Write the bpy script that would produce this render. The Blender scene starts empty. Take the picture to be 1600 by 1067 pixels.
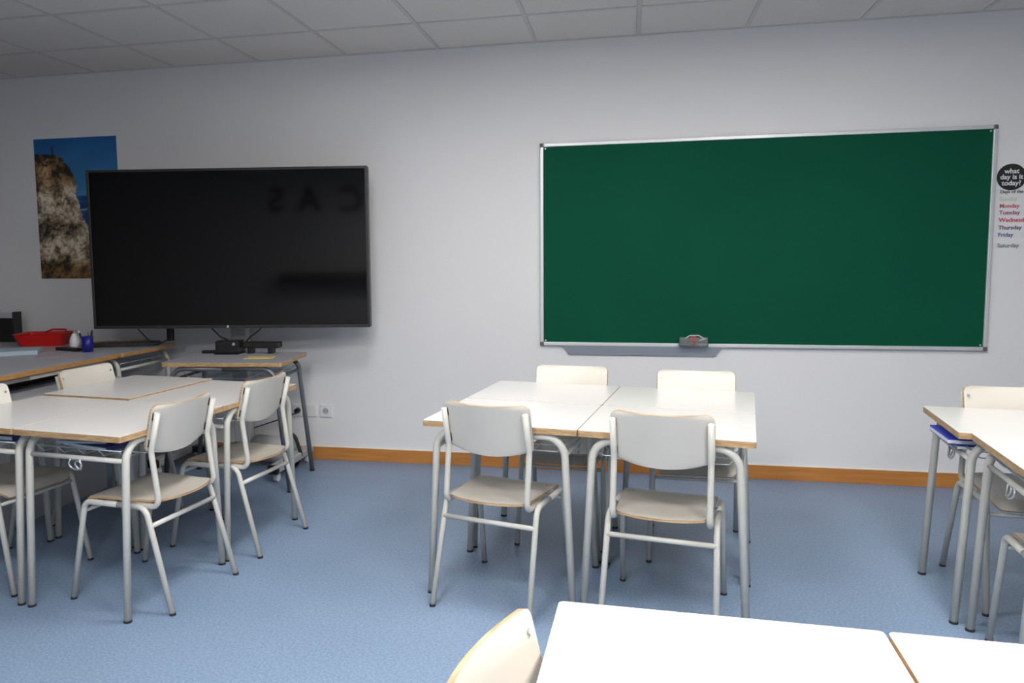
import bpy, bmesh, math, random
from mathutils import Vector, Matrix, noise
C = bpy.context.scene.collection
PI = math.pi
random.seed(7)

# ------------------------------------------------------------------ materials
def mat(name, col, rough=.5, metal=0., spec=.5, nscale=None, namt=0., bump=0., bscale=200., trans=0., alpha=1., coat=0.):
    m = bpy.data.materials.new(name); m.use_nodes = True
    nt = m.node_tree; b = nt.nodes['Principled BSDF']
    b.inputs['Base Color'].default_value = (*col, 1)
    b.inputs['Roughness'].default_value = rough
    b.inputs['Metallic'].default_value = metal
    b.inputs['Specular IOR Level'].default_value = spec
    b.inputs['Transmission Weight'].default_value = trans
    b.inputs['Alpha'].default_value = alpha
    b.inputs['Coat Weight'].default_value = coat
    tc = nt.nodes.new('ShaderNodeTexCoord')
    if nscale:
        n = nt.nodes.new('ShaderNodeTexNoise'); n.inputs['Scale'].default_value = nscale; n.inputs['Detail'].default_value = 5
        nt.links.new(tc.outputs['Object'], n.inputs['Vector'])
        r = nt.nodes.new('ShaderNodeValToRGB')
        r.color_ramp.elements[0].position = .3; r.color_ramp.elements[1].position = .7
        r.color_ramp.elements[0].color = (*[c * (1 - namt) for c in col], 1)
        r.color_ramp.elements[1].color = (*[min(1, c * (1 + namt)) for c in col], 1)
        nt.links.new(n.outputs['Fac'], r.inputs['Fac']); nt.links.new(r.outputs['Color'], b.inputs['Base Color'])
    if bump:
        n = nt.nodes.new('ShaderNodeTexNoise'); n.inputs['Scale'].default_value = bscale; n.inputs['Detail'].default_value = 3
        nt.links.new(tc.outputs['Object'], n.inputs['Vector'])
        bp = nt.nodes.new('ShaderNodeBump'); bp.inputs['Strength'].default_value = bump; bp.inputs['Distance'].default_value = .002
        nt.links.new(n.outputs['Fac'], bp.inputs['Height']); nt.links.new(bp.outputs['Normal'], b.inputs['Normal'])
    return m

def emis(name, col, strength):
    m = bpy.data.materials.new(name); m.use_nodes = True
    b = m.node_tree.nodes['Principled BSDF']
    b.inputs['Base Color'].default_value = (.9, .9, .9, 1)
    b.inputs['Emission Color'].default_value = (*col, 1)
    b.inputs['Emission Strength'].default_value = strength
    return m

def wood(name, a, b2, scale=(3, 60, 60), rough=.45):
    m = bpy.data.materials.new(name); m.use_nodes = True
    nt = m.node_tree; b = nt.nodes['Principled BSDF']; b.inputs['Roughness'].default_value = rough
    tc = nt.nodes.new('ShaderNodeTexCoord'); mp = nt.nodes.new('ShaderNodeMapping'); mp.inputs['Scale'].default_value = scale
    n = nt.nodes.new('ShaderNodeTexNoise'); n.inputs['Scale'].default_value = 1.; n.inputs['Detail'].default_value = 6
    r = nt.nodes.new('ShaderNodeValToRGB'); r.color_ramp.elements[0].position = .35; r.color_ramp.elements[1].position = .68
    r.color_ramp.elements[0].color = (*a, 1); r.color_ramp.elements[1].color = (*b2, 1)
    nt.links.new(tc.outputs['Object'], mp.inputs['Vector']); nt.links.new(mp.outputs['Vector'], n.inputs['Vector'])
    nt.links.new(n.outputs['Fac'], r.inputs['Fac']); nt.links.new(r.outputs['Color'], b.inputs['Base Color'])
    return m

def floor_mat():
    m = bpy.data.materials.new('blue_linoleum'); m.use_nodes = True
    nt = m.node_tree; L = nt.links; b = nt.nodes['Principled BSDF']
    b.inputs['Roughness'].default_value = .42; b.inputs['Specular IOR Level'].default_value = .45
    tc = nt.nodes.new('ShaderNodeTexCoord')
    def nz(s, d, p0, p1, c0, c1):
        n = nt.nodes.new('ShaderNodeTexNoise'); n.inputs['Scale'].default_value = s; n.inputs['Detail'].default_value = d
        r = nt.nodes.new('ShaderNodeValToRGB'); r.color_ramp.elements[0].position = p0; r.color_ramp.elements[1].position = p1
        r.color_ramp.elements[0].color = (*c0, 1); r.color_ramp.elements[1].color = (*c1, 1)
        L.new(tc.outputs['Object'], n.inputs['Vector']); L.new(n.outputs['Fac'], r.inputs['Fac']); return r
    fine = nz(110, 4, .36, .64, (.165, .238, .345), (.240, .325, .455))
    big = nz(2.2, 3, .3, .7, (.93, .93, .94), (1., 1., 1.))
    spk = nz(55, 2, .66, .72, (1., 1., 1.), (.80, .82, .86))
    mx = nt.nodes.new('ShaderNodeMixRGB'); mx.blend_type = 'MULTIPLY'; mx.inputs[0].default_value = 1
    L.new(fine.outputs[0], mx.inputs[1]); L.new(big.outputs[0], mx.inputs[2])
    m2 = nt.nodes.new('ShaderNodeMixRGB'); m2.blend_type = 'MULTIPLY'; m2.inputs[0].default_value = 1
    L.new(mx.outputs[0], m2.inputs[1]); L.new(spk.outputs[0], m2.inputs[2])
    L.new(m2.outputs[0], b.inputs['Base Color'])
    return m

M = dict(
    wall=mat('wall_paint', (.76, .75, .755), .6, bump=.25, bscale=90),
    wall3=mat('dark_low_bounce_wall', (.13, .11, .09), .7),  # unseen left wall, toned dark to dim the left side and screen reflection
    wall2=mat('beige_low_bounce_wall', (.36, .34, .31), .7),  # unseen side wall, tone lowered to cut bounced light
    tile=mat('ceiling_tile', (.74, .70, .66), .85, nscale=260, namt=.06, bump=.4, bscale=260),
    bar=mat('ceiling_bar', (.62, .59, .56), .6),
    dark=mat('dark_void', (.03, .03, .03), .9),
    floor=floor_mat(),
    skirt=wood('orange_wood_skirting', (.46, .175, .036), (.55, .23, .052), (4, 30, 60), .5),
    caulk=mat('pale_caulk', (.80, .77, .70), .6),
    top=mat('white_laminate', (.75, .735, .715), .24, nscale=3, namt=.012),
    edge=wood('beech_edge', (.36, .215, .10), (.55, .36, .19), (25, 25, 160), .5),
    ply=wood('plywood_edge', (.33, .20, .10), (.62, .44, .26), (10, 10, 260), .55),
    seat=mat('cream_laminate', (.52, .475, .41), .36, nscale=14, namt=.05),
    backf=mat('cream_back_laminate', (.70, .66, .59), .36, nscale=10, namt=.02),
    backr=mat('grey_back_laminate', (.56, .535, .49), .42, nscale=10, namt=.02),
    steel=mat('grey_painted_steel', (.55, .535, .49), .34, spec=.5),
    steeldark=mat('dark_grey_steel', (.16, .17, .18), .35, metal=.3),
    chrome=mat('zinc_wire', (.62, .63, .64), .28, metal=.8),
    rubber=mat('black_rubber', (.012, .012, .014), .6),
    black=mat('black_plastic', (.010, .010, .011), .38),
    bezel=mat('dark_bezel', (.022, .021, .020), .4),
    screen=mat('glossy_screen', (.0025, .0025, .0026), .06, spec=.38),
    alu=mat('aluminium', (.66, .67, .68), .42, metal=.45),
    ledge=mat('shaded_aluminium', (.33, .36, .41), .5, metal=.2),  # tray aluminium with its bluish shading mixed into the colour
    cap=mat('grey_plastic_cap', (.10, .095, .09), .5),
    green=mat('green_chalkboard', (.0048, .078, .042), .75, spec=.06, nscale=1.5, namt=.06),
    white=mat('white_plastic', (.74, .75, .75), .35),
    blue=mat('blue_cardboard', (.012, .03, .36), .4),
    navy=mat('navy_cardboard', (.02, .025, .12), .5),
    paper=mat('white_paper', (.72, .74, .78), .7),
    bluepaper=mat('pale_blue_paper', (.42, .52, .60), .6),
    red=mat('red_plastic', (.52, .008, .008), .38),
    cupb=mat('blue_plastic', (.008, .012, .22), .35),
    desk=mat('grey_desk_laminate', (.40, .40, .43), .35, nscale=4, namt=.03),
    deskedge=wood('brown_desk_edge', (.40, .20, .06), (.52, .29, .10), (25, 25, 120), .5),
    cabinet=mat('grey_cabinet', (.42, .43, .45), .5),
    grey=mat('light_grey_metal', (.42, .42, .42), .45),
    clear=mat('clear_plastic', (.85, .88, .88), .12, trans=.9),
    redheart=mat('red_magnet', (.55, .06, .09), .4),
    yellow=mat('yellow_paper', (.75, .55, .16), .7),
    signb=mat('black_sign', (.012, .012, .012), .5),
    ink=mat('white_print', (.8, .8, .8), .6),
    pink=mat('pink_paper', (.46, .36, .40), .7),
    lightframe=mat('white_light_frame', (.8, .8, .8), .5),
    led=emis('led_diffuser', (1, .98, .95), 13.0),
    led2=emis('led_diffuser_bright', (1, .98, .95), 25.0),
)

# ------------------------------------------------------------------ mesh helpers
def obj(name, bm, m, parent=None, smooth=False, mats=None, loc=None):
    me = bpy.data.meshes.new(name)
    bmesh.ops.recalc_face_normals(bm, faces=bm.faces[:]) if smooth != 'keep' else None
    bm.to_mesh(me); bm.free()
    for mm in (mats or [m]): me.materials.append(mm)
    if smooth:
        for p in me.polygons: p.use_smooth = True
    o = bpy.data.objects.new(name, me); C.objects.link(o)
    if parent: o.parent = parent
    if loc: o.location = loc
    return o

def autosmooth(o, ang=40):
    me = o.data
    bm = bmesh.new(); bm.from_mesh(me)
    for f in bm.faces: f.smooth = True
    for e in bm.edges:
        if len(e.link_faces) == 2 and e.calc_face_angle(0) > math.radians(ang): e.smooth = False
    bm.to_mesh(me); bm.free(); return o

def struct(name, bm, m, **k):
    o = obj(name, bm, m, **k); o['kind'] = 'structure'; return o

def tag(o, label=None, cat=None, group=None, kind=None):
    if label: o['label'] = label
    if cat: o['category'] = cat
    if group: o['group'] = group
    if kind: o['kind'] = kind
    return o

def thing(name, label, cat, loc=(0, 0, 0), rz=0, group=None):
    o = bpy.data.objects.new(name, None); C.objects.link(o); o.empty_display_size = .05
    o.location = loc; o.rotation_euler = (0, 0, rz)
    return tag(o, label, cat, group)

def dup(root, loc, rz, label, group=None, scale=None):
    def cp(o, parent):
        c = o.copy(); C.objects.link(c); c.parent = parent
        for ch in list(kids.get(o.name, [])): cp(ch, c)
        return c
    kids = {}
    for o in bpy.data.objects:
        if o.parent: kids.setdefault(o.parent.name, []).append(o)
    r = cp(root, None); r.location = loc; r.rotation_euler = (0, 0, rz); r['label'] = label
    if group: r['group'] = group
    return r

def box(bm, x0, x1, y0, y1, z0, z1, bev=0., seg=2, mi=0):
    vs = [bm.verts.new((x, y, z)) for x in (x0, x1) for y in (y0, y1) for z in (z0, z1)]
    F = [(0, 1, 3, 2), (4, 6, 7, 5), (0, 4, 5, 1), (2, 3, 7, 6), (0, 2, 6, 4), (1, 5, 7, 3)]
    fs = [bm.faces.new([vs[i] for i in f]) for f in F]
    for f in fs: f.material_index = mi
    if bev:
        es = list({e for f in fs for e in f.edges})
        bmesh.ops.bevel(bm, geom=es, offset=bev, segments=seg, affect='EDGES', profile=.5)
    return fs

def boxm(*a, **k):
    bm = bmesh.new(); box(bm, *a, **k); return bm

def fillet(pts, rad, n=6):
    pts = [Vector(p) for p in pts]
    if not isinstance(rad, (list, tuple)): rad = [rad] * len(pts)
    out = [pts[0]]
    for i in range(1, len(pts) - 1):
        a = (pts[i - 1] - pts[i]); b = (pts[i + 1] - pts[i]); la, lb = a.length, b.length
        a.normalize(); b.normalize()
        ang = a.angle(b)
        if rad[i] <= 0 or ang > PI - .01: out.append(pts[i]); continue
        t = min(rad[i] / math.tan(ang / 2), la * .49, lb * .49); r = t * math.tan(ang / 2)
        c = pts[i] + (a + b).normalized() * (r / math.sin(ang / 2))
        s = pts[i] + a * t - c; e = pts[i] + b * t - c
        tot = s.angle(e); ax = s.cross(e).normalized()
        for k in range(n + 1): out.append(c + Matrix.Rotation(tot * k / n, 3, ax) @ s)
    out.append(pts[-1]); return out

def tube(bm, pts, r, seg=12, caps=True, r2=None):
    pts = [Vector(p) for p in pts]
    ds = []
    for i in range(len(pts)):
        d = (pts[min(i + 1, len(pts) - 1)] - pts[max(i - 1, 0)]).normalized(); ds.append(d)
    u = ds[0].orthogonal().normalized(); rings = []
    for i, p in enumerate(pts):
        if i:
            ax = ds[i - 1].cross(ds[i])
            if ax.length > 1e-8: u = Matrix.Rotation(ds[i - 1].angle(ds[i]), 3, ax.normalized()) @ u
        u = (u - ds[i] * u.dot(ds[i])).normalized(); w = ds[i].cross(u)
        rr = r if r2 is None else r + (r2 - r) * i / (len(pts) - 1)
        rings.append([bm.verts.new(p + (u * math.cos(2 * PI * k / seg) + w * math.sin(2 * PI * k / seg)) * rr) for k in range(seg)])
    for a, b in zip(rings, rings[1:]):
        for k in range(seg):
            f = bm.faces.new([a[k], a[(k + 1) % seg], b[(k + 1) % seg], b[k]]); f.smooth = True
    if caps:
        bm.faces.new(rings[0][::-1]); bm.faces.new(rings[-1])

def tubem(pts, r, **k):
    bm = bmesh.new(); tube(bm, pts, r, **k); return bm

def prism(bm, poly, z0, z1, mi_side=0, mi_top=0, mi_bot=0, bev=0.):
    a = [bm.verts.new((x, y, z0)) for x, y in poly]; b = [bm.verts.new((x, y, z1)) for x, y in poly]; n = len(poly)
    f = bm.faces.new(a[::-1]); f.material_index = mi_bot
    t = bm.faces.new(b); t.material_index = mi_top
    for i in range(n):
        g = bm.faces.new([a[i], a[(i + 1) % n], b[(i + 1) % n], b[i]]); g.material_index = mi_side
    if bev:
        bmesh.ops.bevel(bm, geom=list(t.edges), offset=bev, segments=1, affect='EDGES')

def rrect(x0, x1, y0, y1, r, n=5):
    out = []
    for cx, cy, a0 in ((x1 - r, y1 - r, 0), (x0 + r, y1 - r, PI / 2), (x0 + r, y0 + r, PI), (x1 - r, y0 + r, 1.5 * PI)):
        for k in range(n + 1):
            a = a0 + PI / 2 * k / n; out.append((cx + r * math.cos(a), cy + r * math.sin(a)))
    return out

def lathe(bm, prof, seg=24, cx=0, cy=0):
    rings = [[bm.verts.new((cx + r * math.cos(2 * PI * k / seg), cy + r * math.sin(2 * PI * k / seg), z)) for k in range(seg)] for r, z in prof]
    for a, b in zip(rings, rings[1:]):
        for k in range(seg):
            f = bm.faces.new([a[k], a[(k + 1) % seg], b[(k + 1) % seg], b[k]]); f.smooth = True
    bm.faces.new(rings[0][::-1]); bm.faces.new(rings[-1])

def sheet(fn, nu, nv, th):
    """closed curved panel: fn(u,v)->(point, normal); faces 0 front, 1 back, 2 rim"""
    bm = bmesh.new(); A = []; B = []
    for j in range(nv + 1):
        ra, rb = [], []
        for i in range(nu + 1):
            p, n = fn(-1 + 2 * i / nu, j / nv)
            ra.append(bm.verts.new(p + n * th / 2)); rb.append(bm.verts.new(p - n * th / 2))
        A.append(ra); B.append(rb)
    for j in range(nv):
        for i in range(nu):
            f = bm.faces.new([A[j][i], A[j][i + 1], A[j + 1][i + 1], A[j + 1][i]]); f.material_index = 0; f.smooth = True
            f = bm.faces.new([B[j][i], B[j + 1][i], B[j + 1][i + 1], B[j][i + 1]]); f.material_index = 1; f.smooth = True
    rim = [(0, i) for i in range(nu)] + [(j, nu) for j in range(nv)] + [(nv, i) for i in range(nu, 0, -1)] + [(j, 0) for j in range(nv, 0, -1)]
    for k in range(len(rim)):
        (j0, i0), (j1, i1) = rim[k], rim[(k + 1) % len(rim)]
        f = bm.faces.new([A[j0][i0], B[j0][i0], B[j1][i1], A[j1][i1]]); f.material_index = 2; f.smooth = False
    bmesh.ops.recalc_face_normals(bm, faces=bm.faces[:])
    for e in bm.edges:
        if len(e.link_faces) == 2 and e.link_faces[0].material_index != e.link_faces[1].material_index: e.smooth = False
    return bm

def textmesh(name, s, size, m, parent, loc, rot=(PI / 2, 0, 0), align='CENTER', ext=.0006, bold=0.):
    cu = bpy.data.curves.new('txt', 'FONT'); cu.body = s; cu.size = size; cu.align_x = align; cu.align_y = 'CENTER'; cu.extrude = ext; cu.offset = bold
    t = bpy.data.objects.new('txt', cu); C.objects.link(t)
    dg = bpy.context.evaluated_depsgraph_get(); me = bpy.data.meshes.new_from_object(t.evaluated_get(dg))
    bpy.data.objects.remove(t); bpy.data.curves.remove(cu)
    me.name = name; me.materials.clear(); me.materials.append(m)
    o = bpy.data.objects.new(name, me); C.objects.link(o)
    if parent: o.parent = parent
    o.location = loc; o.rotation_euler = rot; return o

# ------------------------------------------------------------------ room shell
D = 4.7707; H = 2.6063; XL, XR, YB = -5.6, 4.2, -2.6
struct('floor', boxm(XL - .1, XR + .1, YB - .1, D + .1, -.1, 0), M['floor'])
struct('wall_back', boxm(XL - .1, XR + .1, D, D + .1, 0, H + .12), M['wall'])
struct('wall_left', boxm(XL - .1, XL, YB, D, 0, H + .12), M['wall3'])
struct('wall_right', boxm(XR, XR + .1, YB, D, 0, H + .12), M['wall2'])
struct('wall_front', boxm(XL - .1, XR + .1, YB - .1, YB, 0, H + .12), M['wall'])
bm = bmesh.new(); box(bm, XL, XR, D - .012, D, 0, .084, bev=.002)
bb = struct('baseboard_back', bm, M['skirt'])
struct('trim_1', boxm(XL, XR, D - .010, D, .084, .0885), M['caulk'])
struct('baseboard_left', boxm(XL, XL + .012, YB, D - .012, 0, .088), M['skirt'])
struct('baseboard_right', boxm(XR - .012, XR, YB, D - .012, 0, .088), M['skirt'])
# suspended ceiling: T-bars at H, tiles laid a little higher, dark gap beside each bar
GX0 = -.5622; GY0 = D - .5351
LP = [(-.8622, 2.7356), (.9378, 2.7356), (-.8622, .9356), (.9378, .9356), (-.8622, -.8644), (.9378, -.8644)]
xs = [XL] + [GX0 + .6 * n for n in range(-12, 12) if XL + .05 < GX0 + .6 * n < XR - .05] + [XR]
ys = [D] + [GY0 - .6 * n for n in range(0, 20) if GY0 - .6 * n > YB + .05] + [YB]
bm = bmesh.new()
for i in range(len(xs) - 1):
    for j in range(len(ys) - 1):
        cx, cy = (xs[i] + xs[i + 1]) / 2, (ys[j] + ys[j + 1]) / 2
        if any(abs(cx - a) < .1 and abs(cy - b) < .1 for a, b in LP): continue
        g = .0127
        box(bm, xs[i] + g, xs[i + 1] - g, ys[j + 1] + g, ys[j] - g, H + .003, H + .02)
ce = struct('ceiling', bm, M['tile'])
bm = bmesh.new(); w = .0115
for x in xs[1:-1]: box(bm, x - w, x + w, YB, D, H, H + .004)
for y in ys[1:-1]: box(bm, XL, XR, y - w, y + w, H + .0002, H + .0042)
box(bm, XL, XR, D - .018, D, H - .0008, H + .004)
obj('ceiling_grid', bm, M['bar'], ce)
obj('ceiling_void', boxm(XL, XR, YB, D, H + .04, H + .06), M['dark'], ce)
for k, (x, y) in enumerate(LP):
    t = thing('ceiling_light', 'square recessed ceiling light panel above the classroom tables', 'light', (x, y, H), 0, 'ceiling light panels')
    bm = bmesh.new()
    for a in ((-.286, .286, -.286, -.262), (-.286, .286, .262, .286), (-.286, -.262, -.262, .262), (.262, .286, -.262, .262)): box(bm, *a, -.004, .012)
    obj('frame', bm, M['lightframe'], t)
    obj('diffuser', boxm(-.262, .262, -.262, .262, .002, .008), M['led' if y > 2 or abs(x) > 9 else 'led2'], t)

# ------------------------------------------------------------------ school chair
def make_chair():
    root = thing('school_chair', '', 'chair')
    r = .0112
    hw = lambda v: (.158 + .020 * v)
    def seatf(u, v):
        y0 = -.208; y1 = .190
        h = hw(v)
        if v < .13: h *= math.sqrt(max(0, 1 - ((.13 - v) / .13) ** 2 * .12)) 
        t = max(0, (v - .84) / .16); h -= .030 * (1 - math.sqrt(max(0, 1 - t * t)))
        x = u * h
        yr = y0 + .040 * (abs(u) ** 2.4)          # convex rear edge
        yf = y1 - .010 * (abs(u) ** 6)
        y = yr + (yf - yr) * v
        z = .4155 - .010 * (1 - u * u) * math.sin(PI * min(1, max(0, v))) ** 1.0 - .034 * t ** 2.2
        z += .004 * max(0, (.15 - v) / .15)
        return Vector((x, y, z)), Vector((0, 1.1 * t, 1)).normalized()
    seat = obj('seat', sheet(seatf, 20, 20, .010), None, root, smooth='keep', mats=[M['seat'], M['backr'], M['ply']])
    for sx in (-1, 1):
        for y in (-.10, .11):
            obj('screw', tubem([(sx * .140, y, .412), (sx * .140, y, .4185)], .0055, seg=10), M['steeldark'], seat)
    # back panel
    ya, za, yb, zb = -.150, .610, -.190, .770
    d = Vector((0, yb - ya, zb - za)).normalized(); nrm = Vector((0, d.z, -d.y))
    Lb = ((yb - ya) ** 2 + (zb - za) ** 2) ** .5
    def backf(u, v):
        W = .176
        rc = .14
        h = W
        if v < rc: h = W - .026 * (1 - math.sqrt(1 - ((rc - v) / rc) ** 2))
        if v > 1 - rc: h = W - .026 * (1 - math.sqrt(1 - ((v - 1 + rc) / rc) ** 2))
        x = u * h
        s0 = -.010 - .016 * (1 - u * u); s1 = Lb + .012
        s = s0 + (s1 - s0) * v
        off = .024 - .026 * (1 - u * u)
        p = Vector((x, ya, za)) + d * s + nrm * off
        n = (nrm + Vector((-2 * u * .026 / W, 0, 0)) * 1.0).normalized()
        return p, n
    back = obj('backrest', sheet(backf, 24, 26, .010), None, root, smooth='keep', mats=[M['backf'], M['backr'], M['ply']])
    for sx in (-1, 1):
        for s in (.030, Lb - .028):
            p = Vector((sx * .158, ya, za)) + d * s + nrm * .026
            obj('screw', tubem([p, p + nrm * .003], .0055, seg=10), M['chrome'], back)
    for sx in (-1, 1):
        up = obj('upright', tubem(fillet([(sx * .1655, -.03, .3985), (sx * .1655, -.178, .3985), (sx * .1655, ya, za), (sx * .1655, yb + .0025, zb - .010)], [0, .032, .05, 0], 7), r, seg=14), M['steel'], root)
        for s in (.030, Lb - .028):
            p = Vector((sx * .1655, ya, za)) + d * s
            obj('spacer', tubem([p + nrm * .0135 - d * .015 - Vector((sx * .003, 0, 0)), p + nrm * .0135 + d * .015 - Vector((sx * .003, 0, 0))], .0078, seg=10), M['rubber'], up)
        fr = fillet([(sx * .187, 0, .3995), (sx * .187, .158, .3995), (sx * .197, .232, .006)], [0, .035, 0], 7)
        rr = fillet([(sx * .187, 0, .3995), (sx * .187, -.130, .3995), (sx * .197, -.242, .006)], [0, .045, 0], 7)
        for pts in (fr, rr):
            leg = obj('leg', tubem(pts, r, seg=14), M['steel'], root)
            e = pts[-1]; q = (pts[-2] - pts[-1]).normalized()
            obj('rubber_foot', tubem([(e.x, e.y, 0), (e.x, e.y, .004), e + q * .003], .0122, seg=14), M['rubber'], leg)
    zr = .330; yr = -.130 - .112 * (.3995 - zr) / .39 - .003
    obj('stretcher', tubem([(-.189, yr, zr), (.189, yr, zr)], .0095, seg=12), M['steel'], root)
    zf = .360; yf = .158 + .074 * (.3995 - zf) / .39
    obj('stretcher', tubem([(-.188, yf, zf), (.188, yf, zf)], .0075, seg=12), M['steel'], root)
    return root

# ------------------------------------------------------------------ pupil table
def make_table(L=.606, W=.504, ht=.70, metal='steel', hooks=True, top='top', edge='edge', name='school_table', rack=True, cat='table', inset=.018):
    root = thing(name, '', cat)
    bm = bmesh.new()
    prism(bm, rrect(-L / 2, L / 2, -W / 2, W / 2, .009, 4), ht - .023, ht, 1, 0, 0, bev=.0007)
    obj('tabletop', bm, None, root, mats=[M[top], M[edge]])
    r = .0140; zt = ht - .023 - r - .0005
    for sy in (-1, 1):
        y = sy * (W / 2 - .024)
        for sx in (-1, 1):
            pts = fillet([(0, y, zt), (sx * (L / 2 - .052), y, zt), (sx * (L / 2 - inset), y, .006)], [0, .075, 0], 9)
            leg = obj('leg', tubem(pts, r, seg=16), M[metal], root)
            obj('rubber_foot', tubem([(pts[-1].x, y, 0), (pts[-1].x, y, .009)], .0150, seg=16), M['rubber'], leg)
    zs = ht - .105
    for sx in (-1, 1):
        x = sx * (L / 2 - .050)
        st = obj('side_bar', tubem([(x, -W / 2 + .026, zs), (x, W / 2 - .026, zs)], .0095, seg=12), M[metal], root)
        if hooks:
            bm = bmesh.new(); xo = sx * .006
            pts = []
            for k in range(33):
                a = k / 32; th = a * 2 * PI * 1.35 + 2.2
                pts.append((x + xo + .004 * math.sin(th), .006 + .022 * math.cos(th) + .040 * (a - .5), zs - .028 + .018 * math.sin(th)))
            pts = [(x + xo, pts[0][1] + .004, zs - .004)] + pts + [(x + xo, pts[-1][1] + .002, zs - .002)]
            tube(bm, pts, .0038, seg=8)
            obj('bag_hook', bm, M['chrome'], root)
    if rack:
        bm = bmesh.new(); zz = zs + .005
        for k in range(5):
            y = -W / 2 + .06 + (W - .12) * k / 4
            tube(bm, fillet([(-L / 2 + .055, y, zz + .03), (-L / 2 + .085, y, zz), (L / 2 - .085, y, zz), (L / 2 - .055, y, zz + .03)], .01, 3), .0024, seg=6)
        for x in (-L / 2 + .055, -.12, .12, L / 2 - .055):
            tube(bm, [(x, -W / 2 + .045, zz + (.03 if abs(x) > .2 else -.0045)), (x, W / 2 - .045, zz + (.03 if abs(x) > .2 else -.0045))], .0030, seg=6)
        obj('wire_rack', bm, M['chrome'], root)
    return root

T0 = make_table()
def rot(a, x, y): return (x * math.cos(a) - y * math.sin(a), x * math.sin(a) + y * math.cos(a))
L, W = .606, .504
used = [False]
GT = 'white school tables pushed together in groups'
def place_table(x, y, rz, label, z=0):
    if not used[0]:
        used[0] = True; o = T0; o.location = (x, y, z); o.rotation_euler = (0, 0, rz); o['label'] = label
    else: o = dup(T0, (x, y, z), rz, label)
    o['group'] = GT; return o
# centre group
ma = -.1418; mo = (-.181, 2.781)
def mpos(a, b):
    p = rot(ma, a, b); return mo[0] + p[0], mo[1] + p[1]
place_table(*mpos(-.3045, .250), ma, 'white table front left in the centre group, below the wall between screen and board')
place_table(*mpos(-.3045, .762), ma, 'white table back left in the centre group, nearest the bare wall, chair behind it')
place_table(*mpos(.3045, .250), ma, 'white table front right in the centre group, below the green chalkboard')
place_table(*mpos(.3045, .760), ma, 'white table back right in the centre group, nearest the green chalkboard')
# left group (turned a quarter)
la = -.1125; lo = (-1.779, 2.408)
def lpos(a, b):
    p = rot(la, a, b); return lo[0] + p[0], lo[1] + p[1]
place_table(*lpos(-.252, .3035), la - PI / 2, 'white table at the near right corner of the left group')
place_table(*lpos(-.760, .3035), la - PI / 2, 'white table cut by the left picture edge, with dark folders under its top')
place_table(*lpos(-.252, .9135), la - PI / 2, 'white table at the far right of the left group, before the small wood edged table')
FLt = make_table(ht=.7065)
FLt.location = (*lpos(-.761, .922), 0); FLt.rotation_euler = (0, 0, la - PI / 2); tag(FLt, 'white table at the far left of the left group, raised wooden front edge showing', None, GT)
# right group
ra = -.105
def rpos(ox, oy, a, b):
    p = rot(ra, a, b); return ox + p[0], oy + p[1]
place_table(*rpos(1.128, 2.955, .303, .252), ra, 'white table of the right group nearer the wall, blue folder under it')
place_table(*rpos(1.166, 2.951, .303, -.252), ra, 'white table of the right group nearer the camera, cut by the right picture edge')

# chairs
C0 = make_chair(); usedc = [False]
GC = 'white and grey school chairs around the tables'
def place_chair(x, y, rz, label):
    if not usedc[0]:
        usedc[0] = True; o = C0; o.location = (x, y, 0); o.rotation_euler = (0, 0, rz); o['label'] = label
    else: o = dup(C0, (x, y, 0), rz, label)
    o['group'] = GC; return o
place_chair(-.477, 2.953, -.25, 'school chair with its grey back to the camera, left one of the centre pair')
place_chair(.139, 2.878, -.165, 'school chair with its grey back to the camera, below the green chalkboard')
place_chair(-.288, 3.675, PI - .064, 'school chair facing the camera behind the centre tables, left one by the chalkboard corner')
place_chair(.300, 3.580, PI - .05, 'school chair facing the camera behind the centre tables, right one under the chalk tray end')
place_chair(-1.886, 2.737, 1.45, 'school chair at the right side of the left tables, nearer the camera')
place_chair(-1.821, 3.316, 1.45, 'school chair at the right side of the left tables, nearer the small wood edged table')
place_chair(-2.58, 3.46, -1.68, 'school chair facing right behind the left tables, in front of the brown edged desk')
place_chair(-2.60, 2.765, -1.68, 'school chair cut by the left picture edge, its seat showing under the tables')
place_chair(1.495, 3.285, PI - .05, 'school chair facing the camera at the far right, against the wall')
place_chair(1.383, 2.60, -.105, 'school chair pushed under the right table, only seat corner and front leg showing')

# near tables, bottom right
na = -.030; nz = .73
TN = make_table(L=.60, W=.512, ht=nz)
TN['group'] = 'near white tables at the bottom right'
np0 = (-.115, 1.300)
def npos(a, b):
    p = rot(na, a, b); return np0[0] + p[0], np0[1] + p[1]
x, y = npos(.256, -.30); TN.location = (x, y, 0); TN.rotation_euler = (0, 0, na - PI / 2)
TN['label'] = 'white table closest to the camera, beside the cream chair back at the bottom'
x, y = npos(.256 + .518, -.30)
dup(TN, (x, y, 0), na - PI / 2, 'white table in the bottom right corner of the picture, right of the wooden seam', 'near white tables at the bottom right')
place_chair(-.021, .955, -1.76, 'school chair at the bottom edge, cream back showing left of the closest table')

# small table under the screen
ST = make_table(L=.70, W=.505, ht=.75, metal='steeldark', hooks=False, rack=True, top='desk', edge='edge', inset=-.02)
tag(ST, 'small grey topped table with pale wood edge and dark legs under the large screen', 'table')
ST.location = (-2.29, 4.215, 0); ST.rotation_euler = (0, 0, .125)

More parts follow.
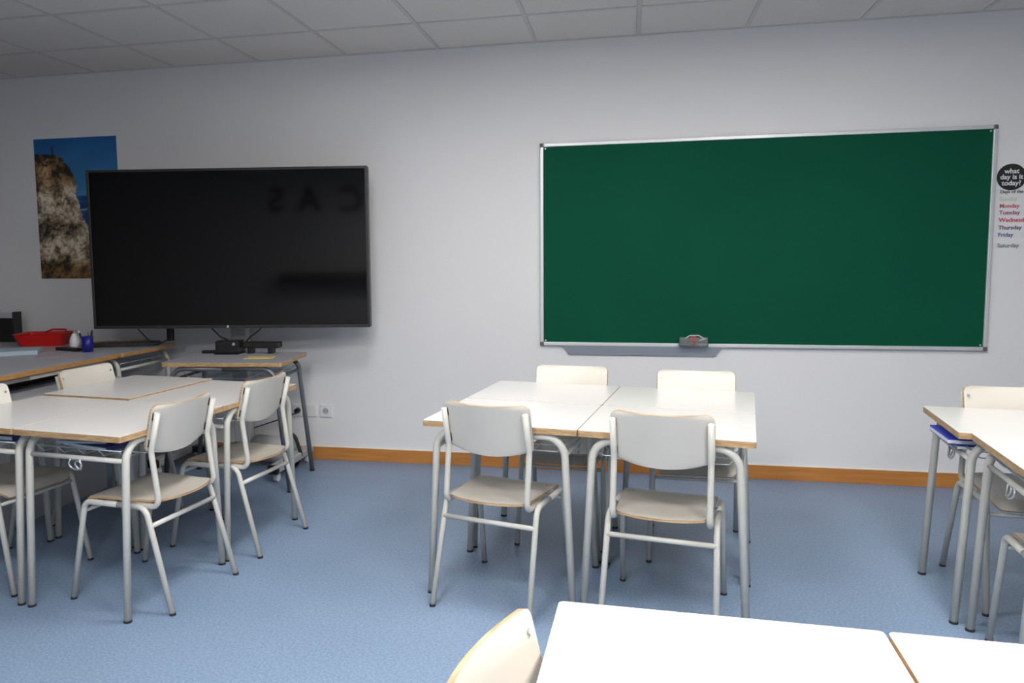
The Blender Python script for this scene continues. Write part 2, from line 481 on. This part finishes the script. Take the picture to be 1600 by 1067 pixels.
# ------------------------------------------------------------------ folders and papers under tables
def flat(name, label, cat, w, d, h, m, loc, rz, grp=None, tilt=(0, 0), pages=None):
    bm = boxm(-w / 2, w / 2, -d / 2, d / 2, 0, h, bev=min(.002, h * .3))
    o = obj(name, bm, M[m]); o.location = loc; o.rotation_euler = (tilt[0], tilt[1], rz)
    tag(o, label, cat, grp)
    if pages: obj('pages', boxm(-w / 2 - .0006, w / 2 - .004, -d / 2 - .0006, d / 2 + .0006, h * .2, h * .75), M[pages], o)
    return o
RZ = .604
x, y = rpos(1.128, 2.955, .17, .22)
flat('folder', 'bright blue folder sticking out under the right table edge', 'folder', .32, .24, .022, 'blue', (x - .02, y, RZ + .028), ra + .02, None, (0, .02), 'paper')
flat('notebook', 'white notebook lying below the bright blue folder', 'notebook', .30, .22, .012, 'paper', (x + .01, y - .01, RZ + .012), ra - .05)
x, y = rpos(1.166, 2.962, .30, -.22)
flat('folder', 'dark blue folder under the right table nearest the camera', 'folder', .40, .30, .022, 'navy', (x, y, RZ + .012), ra, None, (0, 0), 'paper')
x, y = lpos(-.25, .28)
flat('folder', 'dark blue folder under the near right table of the left group', 'folder', .24, .34, .020, 'navy', (x + .02, y - .02, RZ + .012), la - .15, None, (0, 0), 'paper')
flat('notebook', 'pale notebook on top of the dark folder under the left tables', 'notebook', .20, .28, .008, 'bluepaper', (x - .05, y - .05, RZ + .034), la + .2)
x, y = lpos(-.76, .28)
flat('folder', 'dark blue folder at the left picture edge under the table', 'folder', .26, .34, .026, 'navy', (x, y, RZ + .012), la, None, (0, 0), 'paper')

# ------------------------------------------------------------------ chalkboard
bx0, bx1, bz0, bz1 = -.536, 1.932, .784, 2.007
cb = thing('chalkboard', 'large green chalkboard in an aluminium frame on the back wall', 'chalkboard', ((bx0 + bx1) / 2, D, bz0))
w2 = (bx1 - bx0) / 2; hh = bz1 - bz0; fw = .021
obj('writing_surface', boxm(-w2 + .01, w2 - .01, -.016, -.002, .01, hh - .01), M['green'], cb)
for a in ((-w2 + fw, w2 - fw, 0, fw), (-w2 + fw, w2 - fw, hh - fw, hh), (-w2, -w2 + fw, fw, hh - fw), (w2 - fw, w2, fw, hh - fw)):
    obj('frame_rail', boxm(a[0], a[1], -.026, 0, a[2], a[3], bev=.003), M['alu'], cb)
for sx in (-1, 1):
    for z in (0, hh - fw):
        x0 = sx * (w2 - fw / 2)
        obj('corner_cap', boxm(x0 - fw / 2 - .001, x0 + fw / 2 + .001, -.028, 0, z - .001, z + fw + .001, bev=.004), M['cap'], cb)
        obj('screw', tubem([(x0 - sx * .022, -.016, z + fw / 2 + (.02 if z == 0 else -.02)), (x0 - sx * .022, -.019, z + fw / 2 + (.02 if z == 0 else -.02))], .005, seg=10), M['alu'], cb)
# chalk tray fixed under the frame
cx = cb.location.x
bm = bmesh.new()
T = [(-.400 - cx, 0), (.536 - cx, 0), (-.365 - cx, 1), (.500 - cx, 1)]
va = [bm.verts.new(p) for p in ((-.400 - cx, -.0265, .002), (.536 - cx, -.0265, .002), (.500 - cx, -.012, -.056), (-.365 - cx, -.012, -.056))]
vb = [bm.verts.new(p) for p in ((-.400 - cx, -.001, .002), (.536 - cx, -.001, .002), (.500 - cx, -.001, -.056), (-.365 - cx, -.001, -.056))]
bm.faces.new(va); bm.faces.new(vb[::-1])
for k in range(4): bm.faces.new([va[k], vb[k], vb[(k + 1) % 4], va[(k + 1) % 4]])
obj('pen_ledge', bm, M['ledge'], cb)
# clear box with red magnet on the bottom rail
mb = thing('magnet_box', 'small clear plastic holder with a red clip on the chalkboard bottom rail', 'holder', (.372, D - .045, .792))
bm = bmesh.new()
box(bm, -.082, .082, -.018, .018, 0, .004, bev=.001); box(bm, -.082, .082, -.018, -.0155, 0, .052); box(bm, -.082, .082, .0155, .018, 0, .052)
box(bm, -.082, -.0795, -.018, .018, 0, .052); box(bm, .0795, .082, -.018, .018, 0, .052)
obj('tray', bm, M['clear'], mb)
bm = bmesh.new()
for sx in (-1, 1): tube(bm, fillet([(0, -.008, .010), (sx * .026, -.008, .028), (sx * .018, -.008, .046), (0, -.008, .034)], .008, 4), .0075, seg=8)
tube(bm, [(-.014, .006, .050), (.014, .006, .056)], .008, seg=8)
obj('red_clip', bm, M['redheart'], mb)
bm = bmesh.new(); tube(bm, fillet([(-.05, 0, .044), (-.02, 0, .064), (.03, 0, .064), (.06, 0, .046)], .02, 4), .0028, seg=8)
tube(bm, [(.02, .004, .03), (.068, -.004, .046)], .004, seg=8)
obj('wire_handle', bm, M['white'], mb)

# ------------------------------------------------------------------ sockets
zs = .327
def socket(x, label, w=.083, hole=True, name='wall_socket', cat='socket'):
    o = thing(name, label, cat, (x, D, zs))
    obj('plate', boxm(-w / 2, w / 2, -.011, 0, -.042, .042, bev=.003), M['white'], o)
    if hole:
        bm = bmesh.new()
        n = 28
        prof = [(.0215, -.0115), (.0215, -.0150), (.0245, -.0150), (.0245, -.0115)]
        for k in range(n):
            a0, a1 = 2 * PI * k / n, 2 * PI * (k + 1) / n
            for (r0, y0), (r1, y1) in zip(prof, prof[1:]):
                bm.faces.new([bm.verts.new((r0 * math.cos(a0), y0, r0 * math.sin(a0))), bm.verts.new((r0 * math.cos(a1), y0, r0 * math.sin(a1))),
                              bm.verts.new((r1 * math.cos(a1), y1, r1 * math.sin(a1))), bm.verts.new((r1 * math.cos(a0), y1, r1 * math.sin(a0)))])
        bmesh.ops.remove_doubles(bm, verts=bm.verts[:], dist=1e-5)
        obj('socket_ring', bm, M['white'], o)
        obj('socket_well', tubem([(0, -.0112, 0), (0, -.0118, 0)], .0215, seg=24), M['grey'], o)
        bm = bmesh.new()
        for sx in (-1, 1): tube(bm, [(sx * .0095, -.0116, 0), (sx * .0095, -.0124, 0)], .003, seg=8)
        obj('pin_hole', bm, M['rubber'], o)
    return o
socket(-1.963, 'square white wall socket with a round well, right of the dark table leg')
o = socket(-2.068, 'blank white wall plate beside the round socket, behind the dark table leg', w=.078, hole=False, name='wall_plate', cat='plate')
o = socket(-2.156, 'white wall socket left of the blank plate, with a black plug in it', w=.080)
pg = thing('power_cable', 'black plug and cable in the wall socket behind the dark table leg', 'cable', (-2.156, D - .012, zs))
obj('plug', tubem([(0, -.001, 0), (0, -.035, 0)], .016, seg=12), M['black'], pg)
obj('cord', tubem(fillet([(0, -.035, 0), (.06, -.07, .012), (-.1, -.08, -.05), (-.3, -.05, -.12)], .03, 5), .004, seg=8), M['black'], pg)

# ------------------------------------------------------------------ poster with rocky coast
def poster():
    x0, x1, z0, z1 = -4.083, -3.430, 1.212, 2.182
    bm = bmesh.new(); nx, nz_ = 110, 160
    lay = bm.loops.layers.float_color.new('print')
    V = [[bm.verts.new((-(x1 - x0) / 2 + (x1 - x0) * i / nx, -.0015, (z1 - z0) * j / nz_)) for i in range(nx + 1)] for j in range(nz_ + 1)]
    def col(s, t):       # s 0..1 left-right, t 0..1 bottom-top
        n = lambda k, o=0: noise.fractal(Vector((s * k + o, t * k * 1.4, o)), .7, 2.1, 5)
        e = .30 + .035 * noise.noise(Vector((t * 9, 3, 0))) + .015 * noise.noise(Vector((t * 30, 1, 0)))
        prof = [(0, 1.1), (.12, 1.0), (.24, .80), (.38, .62), (.45, .54), (.58, .49), (.66, .50), (.72, .47), (.80, .42), (.86, .34), (.885, .22), (.90, -.1), (1, -.1)]
        edge = -.1
        for (a, wa), (b, wb) in zip(prof, prof[1:]):
            if a <= t <= b: edge = wa + (wb - wa) * (t - a) / (b - a); break
        edge += .05 * noise.noise(Vector((t * 14, 2, 0))) + .03 * noise.noise(Vector((t * 40, 5, 0)))
        if abs(s - .225) < .007 and .88 < t < .95: return (.02, .03, .05)
        if s < edge:
            k = n(5, 1) + .6 * n(16, 4) + .45 * n(38, 8)
            warp = noise.noise(Vector((s * 5, t * 5, 0)))
            crack = max(0, 1 - abs(math.sin(t * 46 + 4 * warp + 2 * noise.noise(Vector((s * 18, t * 6, 3))))) * 3.2)
            v = .60 + .62 * k - .42 * crack
            sm = lambda a, b: max(0, min(1, (t + .03 * warp - a) / (b - a)))
            top = sm(.80, .86); up = sm(.60, .72); low = 1 - sm(.09, .16)
            v = v - .46 * top - .20 * up - .25 * low - .22 * max(0, .22 - s) / .22
            if .12 < t < .26 and .15 < s < .6: v -= .5 * max(0, noise.noise(Vector((s * 13, t * 12, 9))) + .12) * math.sin(PI * (t - .12) / .14)
            dk = (.030, .024, .018)
            mix = lambda p, q, w: tuple(p[a] + (q[a] - p[a]) * w for a in range(3))
            md = mix(mix((.36, .27, .17), (.30, .17, .07), up), (.26, .15, .05), low)
            lt = mix(mix((.82, .72, .55), (.60, .42, .24), up), (.42, .27, .12), low)
            v = max(0, min(1, v))
            if v < .5: return mix(dk, md, v * 2)
            return mix(md, lt, (v - .5) * 2)
        if t < .59:
            k = n(9, 7); q = max(0, min(1, .45 + .5 * k)); c = (.008 + .02 * q, .045 + .07 * q, .16 + .16 * q)
            if abs(t - .50 - .01 * math.sin(s * 20)) < .006: c = (.25, .33, .42)
            return c
        q = (t - .59) / .41; cl = .5 + .5 * noise.noise(Vector((s * 3, t * 9, 2)))
        a = (.060, .235, .46); b = (.012, .115, .34)
        return tuple((a[i] + (b[i] - a[i]) * q) * (.85 + .3 * cl) for i in range(3))
    for j in range(nz_):
        for i in range(nx):
            f = bm.faces.new([V[j][i], V[j][i + 1], V[j + 1][i + 1], V[j + 1][i]])
            for lp in f.loops:
                s = lp.vert.co.x / (x1 - x0) + .5; t = lp.vert.co.z / (z1 - z0)
                lp[lay] = (*col(s, t), 1)
    m = bpy.data.materials.new('printed_poster'); m.use_nodes = True; nt = m.node_tree; b = nt.nodes['Principled BSDF']
    a = nt.nodes.new('ShaderNodeVertexColor'); a.layer_name = 'print'; nt.links.new(a.outputs['Color'], b.inputs['Base Color']); b.inputs['Roughness'].default_value = .4
    root = thing('poster', 'tall poster of a rocky cliff under blue sky, partly behind the screen', 'poster', ((x0 + x1) / 2, D, z0))
    obj('print', bm, m, root, smooth='keep')
    obj('backing', boxm(-(x1 - x0) / 2, (x1 - x0) / 2, -.0012, -.0002, 0, z1 - z0), M['paper'], root)
poster()

# ------------------------------------------------------------------ weekday chart right of the board
sg = thing('round_sign', 'round black wall sign reading what day is it today', 'sign', (2.016, D, 1.729))
bm = bmesh.new(); tube(bm, [(0, -.001, 0), (0, -.004, 0)], .071, seg=48)
obj('disc', bm, M['signb'], sg)
for s, z in (('what', .031), ('day is it', 0.0), ('today?', -.033)):
    textmesh('lettering', s, .036, M['ink'], sg, (0, -.0046, z), bold=.0006)
lines = [('Days of the Week', 1.650, (.06, .06, .06), .024), ('Sunday', 1.612, (.60, .60, .48), .030), ('Monday', 1.574, (.50, .08, .10), .030),
         ('Tuesday', 1.538, (.32, .05, .16), .030), ('Wednesday', 1.498, (.55, .01, .05), .032), ('Thursday', 1.457, (.10, .03, .12), .030),
         ('Friday', 1.418, (.05, .08, .30), .030), ('Saturday', 1.360, (.14, .20, .15), .030)]
for s, z, c, sz in lines:
    st = thing('word_strip', 'thin paper strip on the wall reading ' + s, 'label', (1.952, D, z), 0, 'weekday strips below the round sign')
    st.location.x = 1.965
    obj('paper', boxm(-.012, .168, -.0016, 0, -.016, .016), mat('strip_paper', (.72, .72, .72), .7), st)
    textmesh('lettering', s, sz, mat('ink_' + s.split()[0].lower(), c, .6), st, (0, -.0022, 0), align='LEFT', bold=.0006)

# ------------------------------------------------------------------ television on a wheeled stand
TW = 1.722; TH = .969; ta = .162
tv = thing('television', 'very large black flat screen above the small table', 'screen', (-2.392, 4.344, .9125), ta)
obj('body', boxm(-TW / 2, TW / 2, 0, .055, 0, TH, bev=.006), M['black'], tv)
bw = .015
for a in ((-TW / 2, TW / 2, 0, .019), (-TW / 2, TW / 2, TH - bw, TH), (-TW / 2, -TW / 2 + bw, .019, TH - bw), (TW / 2 - bw, TW / 2, .019, TH - bw)):
    obj('bezel', boxm(a[0], a[1], -.010, 0, a[2], a[3], bev=.002), M['bezel'], tv)
obj('screen', boxm(-TW / 2 + bw, TW / 2 - bw, -.004, .001, .019, TH - bw), M['screen'], tv)
obj('maker_badge', tubem([(-.018, -.0105, .010), (-.018, -.0125, .010)], .008, seg=14), M['grey'], tv)
sd = thing('screen_stand', 'grey wheeled stand with a column carrying the large screen', 'stand', (-2.47, 4.60, 0), 0)
obj('column', boxm(-.055, .055, -.03, .03, .05, 1.55, bev=.006), M['grey'], sd)
obj('mount_plate', boxm(-.25, .25, -.19, -.03, 1.2, 1.5), M['black'], sd)
for dx, dy in ((-.45, -.36), (.47, -.36), (-.45, .10), (.47, .10)):
    pass
for sx in (-1, 1):
    b = obj('base_beam', boxm(sx * .40 - .035, sx * .40 + .035, -.40, .12, .055, .105, bev=.012), M['grey'], sd)
    obj('end_cap', boxm(sx * .40 - .037, sx * .40 + .037, -.425, -.395, .050, .108, bev=.012), M['black'], b)
    for dy in (-.37, .08):
        wv = obj('caster', tubem([(sx * .40 - .014, dy, .026), (sx * .40 + .014, dy, .026)], .026, seg=18), M['white'], b)
obj('cross_beam', boxm(-.38, .38, -.03, .03, .058, .10, bev=.006), M['black'], sd)
# drum-like bag on the floor behind the dark leg
rb = thing('rolled_bag', 'grey round ended bag with a black carry loop by the baseboard', 'bag', (-2.13, 4.55, 0))
bm = bmesh.new(); tube(bm, [(-.25, .05, .105), (.02, .0, .105)], .085, seg=24); bmesh.ops.bevel(bm, geom=[e for e in bm.edges if len(e.link_faces) == 2 and e.calc_face_angle(0) > 1], offset=.015, segments=3, affect='EDGES')
obj('bag_body', bm, M['grey'], rb, smooth=False)
obj('bag_end', tubem([(.02, 0, .02), (.045, -.005, .02)], .020, seg=16), M['black'], rb)
obj('carry_loop', tubem(fillet([(-.05, .0, .16), (-.04, 0, .23), (.05, -.02, .21), (.09, -.02, .08), (.05, -.01, .02)], .05, 6), .012, seg=10), M['black'], rb)

# devices on the small table
def stpos(a, b):
    p = rot(.125, a, b); return -2.29 + p[0], 4.215 + p[1]
dv = thing('sound_bar', 'long black sound bar on two feet on the small table', 'speaker', (*stpos(.06, .195), .75), .125)
obj('body', boxm(-.09, .145, -.035, .035, .034, .072, bev=.008), M['black'], dv)
for x in (-.045, .085): obj('foot', boxm(x - .016, x + .016, -.03, .03, 0, .036, bev=.004), M['black'], dv)
dv = thing('media_player', 'square black media box with a small silver knob left of the sound bar', 'device', (*stpos(-.115, .18), .75), .125)
obj('body', boxm(-.075, .075, -.05, .05, .006, .082, bev=.004), M['black'], dv)
obj('knob', tubem([(.045, -.050, .064), (.045, -.056, .064)], .009, seg=14), M['chrome'], dv)
obj('base_tray', boxm(-.08, .075, -.062, .06, 0, .006, bev=.002), M['black'], dv)
dv = thing('remote_control', 'thin black remote control poking out left of the media box', 'remote', (*stpos(-.245, .20), .75), .125)
obj('body', boxm(-.055, .045, -.018, .018, 0, .018, bev=.004), M['black'], dv)
tag(flat('sticky_note', 'yellow paper note at the front of the small table', 'paper', .16, .10, .003, 'yellow', (*stpos(.15, -.03), .75), .18), None)
def cable(name, label, pts, r=.0042):
    o = obj(name, tubem(fillet(pts, .06, 6), r, seg=8), M['black']); tag(o, label, 'cable'); return o
cable('video_cable', 'black cable from the screen down to the media box', [(-2.60, 4.42, .99), (-2.57, 4.41, .91), (-2.50, 4.40, .85), (-2.42, 4.385, .828)])
cable('video_cable', 'black cable rising right from the sound bar to the screen', [(-2.20, 4.44, .99), (-2.24, 4.43, .90), (-2.31, 4.42, .85), (-2.34, 4.415, .818)])
cable('power_cable', 'black cable looping from the screen to the brown edged desk', [(-3.06, 4.34, .99), (-3.05, 4.36, .90), (-3.0, 4.40, .82), (-2.93, 4.42, .805), (-2.87, 4.42, .83)])
ad = obj('power_adapter', boxm(-.020, .020, -.015, .015, -.048, .048, bev=.006), M['black']); ad.location = (-2.86, 4.42, .868)
tag(ad, 'oval black power adapter hanging under the screen left of the small table', 'adapter')
cable('power_cable', 'short black cable from the hanging adapter up to the screen', [(-2.855, 4.42, .91), (-2.80, 4.42, .935), (-2.73, 4.42, .985)])

# ------------------------------------------------------------------ teacher's desks
dz = .78
def desk(name, label, x0, x1, y0, y1, panel=True):
    t = thing(name, label, 'desk', ((x0 + x1) / 2, (y0 + y1) / 2, 0)); a = (x1 - x0) / 2; b = (y1 - y0) / 2
    bm = bmesh.new(); prism(bm, rrect(-a, a, -b, b, .012, 4), dz - .026, dz, 1, 0, 0, bev=.001)
    obj('desktop', bm, None, t, mats=[M['desk'], M['deskedge']])
    z = dz - .041
    for sx in (-1, 1):
        x = sx * (a - .035)
        for sy in (-1, 1):
            pts = fillet([(x, 0, z), (x, sy * (b - .055), z), (x, sy * (b - .03), .012)], [0, .08, 0], 8)
            lg = obj('leg', tubem(pts, .0145, seg=14), M['steel'], t)
            obj('rubber_foot', tubem([(x, pts[-1].y, 0), (x, pts[-1].y, .016)], .016, seg=14), M['rubber'], lg)
    for sy in (-1, 1):
        obj('side_bar', tubem([(-a + .05, sy * (b - .05), dz - .12), (a - .05, sy * (b - .05), dz - .12)], .010, seg=12), M['steel'], t)
    return t, a, b
dA, a, b = desk('teacher_desk', 'long grey topped desk with brown edge at the left, holding pale papers', -4.10, -2.975, 2.70, 4.055)
obj('desk_shade_sheet', boxm(.290, .305, -b + .06, b - .06, .30, dz - .03), M['black'], dA)  # black sheet added for the deep shade under the desk
dB = make_table(L=1.80, W=.556, ht=dz, hooks=False, top='desk', edge='deskedge', name='side_desk', inset=.03)
tag(dB, 'shorter grey topped desk with brown edge under the left end of the screen', 'desk')
dB.location = (-3.855, 4.343, 0)
cab = thing('low_cabinet', 'low pale shelf unit under the long desk behind the left tables', 'cabinet', (-3.06, 3.28, 0))
obj('body', boxm(-.165, .05, -.60, .66, 0, .638), M['cabinet'], cab)
obj('cabinet_top', boxm(-.165, .175, -.62, .68, .638, .66, bev=.002), M['cabinet'], cab)

# desk items
rt = thing('red_tray', 'shallow red plastic tray on the desk in front of the wall', 'tray', (-3.80, 4.44, dz), .30)
bm = bmesh.new()
def ring(w, d, z): return [bm.verts.new((x, y, z)) for x, y in rrect(-w, w, -d, d, .03, 4)]
R0, R1, R2, R3, R4 = ring(.132, .095, 0), ring(.160, .120, .078), ring(.166, .126, .081), ring(.152, .114, .076), ring(.127, .090, .004)
for A_, B_ in ((R0, R1), (R1, R2), (R2, R3), (R3, R4)):
    for k in range(len(A_)):
        bm.faces.new([A_[k], A_[(k + 1) % len(A_)], B_[(k + 1) % len(A_)], B_[k]])
bm.faces.new(R0[::-1]); bm.faces.new(R4)
obj('tray_body', bm, M['red'], rt)
bm = bmesh.new(); tube(bm, fillet([(.09, .114, .074), (.09, .114, .092), (.0, .114, .094), (-.05, .114, .074)], .012, 4), .006, seg=8)
obj('handle', bm, M['red'], rt)
pc = thing('pen_cup', 'dark blue pen cup at the desk front edge, full of pens', 'cup', (-3.235, 4.125, dz))
bm = bmesh.new(); lathe(bm, [(.031, 0), (.034, .095), (.031, .095), (.028, .004)], 24); obj('cup', bm, M['cupb'], pc)
for k, (dx, dy, tx, ty, m, l, nm) in enumerate(((-.010, 0, -.055, .0, 'black', .135, 'black marker leaning left in the blue pen cup'), (.008, .006, .012, .01, 'navy', .125, 'dark blue pen upright in the blue pen cup'),
                                  (.014, -.006, .030, 0, 'black', .13, 'black pen leaning right in the blue pen cup'), (-.004, .010, -.012, .02, 'steeldark', .115, 'grey pen in the middle of the blue pen cup'))):
    base = Vector((-3.235 + dx, 4.125 + dy, dz + .008)); dr = Vector((tx, ty, l)).normalized()
    p = thing('pen', nm, 'pen', base, 0, 'pens in the blue cup')
    obj('barrel', tubem([(0, 0, 0), dr * (l - .02)], .0048, seg=10), M[m], p)
    obj('tip', tubem([dr * (l - .02), dr * l], .0048, seg=10, r2=.002), M['white'] if k == 0 else M[m], p)
fm = thing('glue_bottle', 'small white pear shaped bottle between red tray and blue pen cup', 'bottle', (-3.49, 4.33, dz))
bm = bmesh.new(); lathe(bm, [(.024, 0), (.031, .012), (.032, .035), (.026, .062), (.014, .085), (.008, .092)], 22); obj('bottle_body', bm, M['white'], fm)
bm = bmesh.new(); lathe(bm, [(.008, .092), (.007, .104), (.003, .112)], 14); obj('cap', bm, M['grey'], fm)
o = flat('glasses_case', 'narrow black case lying on the desk beside the pen cup', 'case', .19, .045, .020, 'black', (-3.40, 4.165, dz), -.25)
kb = thing('keyboard', 'flat black keyboard lying along the desk behind the pen cup', 'keyboard', (-3.27, 4.43, dz), .48)
obj('body', boxm(-.19, .27, -.06, .06, 0, .022, bev=.004), M['black'], kb)
bm = bmesh.new()
for i in range(15):
    for j in range(4): box(bm, -.175 + i * .028, -.152 + i * .028, -.048 + j * .024, -.028 + j * .024, .022, .025)
obj('keys', bm, M['bezel'], kb)['kind'] = 'stuff'
cb2 = thing('ruler', 'thin brown wooden ruler resting on the black keyboard', 'ruler', (-3.27, 4.47, dz + .026), .48)
obj('ruler_body', boxm(-.15, .17, -.012, .012, 0, .005, bev=.001), M['deskedge'], cb2)
o = flat('paper_sheet', 'pale blue sheets lying on the desk at the left edge', 'paper', .30, .22, .026, 'bluepaper', (-3.63, 3.96, dz), .6)
o = flat('paper_sheet', 'pinkish paper lying flat near the front edge of the long desk', 'paper', .24, .14, .001, 'pink', (-3.28, 3.93, dz), .7)
pr = thing('printer', 'dark boxy printer with a pale top and red sticker at the left edge', 'printer', (-4.31, 4.66, dz - .0), .0)
obj('body', boxm(-.38, .155, -.10, -.04, 0, .165, bev=.006), M['black'], pr)
obj('lid', boxm(-.38, .150, -.10, -.04, .166, .200, bev=.004), M['cabinet'], pr)
obj('side_post', boxm(.156, .172, -.105, -.035, 0, .210, bev=.004), M['bezel'], pr)
obj('red_sticker', boxm(-.02, .05, -.102, -.0995, .176, .192), M['redheart'], pr)

# ------------------------------------------------------------------ wall behind the camera, mirrored in the screen
for k, (ch, x) in enumerate((('C', -1.84), ('A', -2.46), ('S', -2.94))):
    t = thing('wall_letter', 'big dark paper letter ' + ch + ' high on the wall behind the camera', 'letter', (x, YB, 2.20))
    textmesh('paper_letter', ch, .50, M['black'], t, (0, .004, 0), rot=(PI / 2, 0, PI), ext=.003, bold=.012)
sh = thing('wall_shelf', 'long dark shelf on the wall behind the camera', 'shelf', (-2.0, YB, .98))
obj('shelf_board', boxm(-.9, 1.6, 0, .22, 0, .16, bev=.004), M['cap'], sh)

# ------------------------------------------------------------------ world, camera, view
wd = bpy.data.worlds.new('room_air'); bpy.context.scene.world = wd; wd.use_nodes = True
wd.node_tree.nodes['Background'].inputs[0].default_value = (.02, .02, .022, 1)

yaw, pitch, roll = .2093, -.0913, -.0109
cy_, sy_ = math.cos(yaw), math.sin(yaw)
fwd = Vector((-sy_ * math.cos(pitch), cy_ * math.cos(pitch), math.sin(pitch)))
right = Vector((cy_, sy_, 0)); up = right.cross(fwd)
r_ = right * math.cos(roll) + up * math.sin(roll); u_ = -right * math.sin(roll) + up * math.cos(roll)
cam = bpy.data.cameras.new('camera'); co = bpy.data.objects.new('camera', cam); C.objects.link(co)
m3 = Matrix((r_, u_, -fwd)).transposed()
co.matrix_world = Matrix.Translation((0, 0, 1.3228)) @ m3.to_4x4()
cam.sensor_width = 36; cam.sensor_fit = 'HORIZONTAL'; cam.lens = 1210.7623 / 1600 * 36
cam.shift_x = 72.99 / 1600; cam.shift_y = -18.91 / 1600; cam.clip_start = .05
sc = bpy.context.scene; sc.camera = co
vs = sc.view_settings; vs.view_transform = 'Standard'; vs.look = 'None'; vs.exposure = 1.27; vs.gamma = 1; vs.use_curve_mapping = False
sc.cycles.max_bounces = 8; sc.cycles.diffuse_bounces = 5; sc.cycles.use_denoising = True
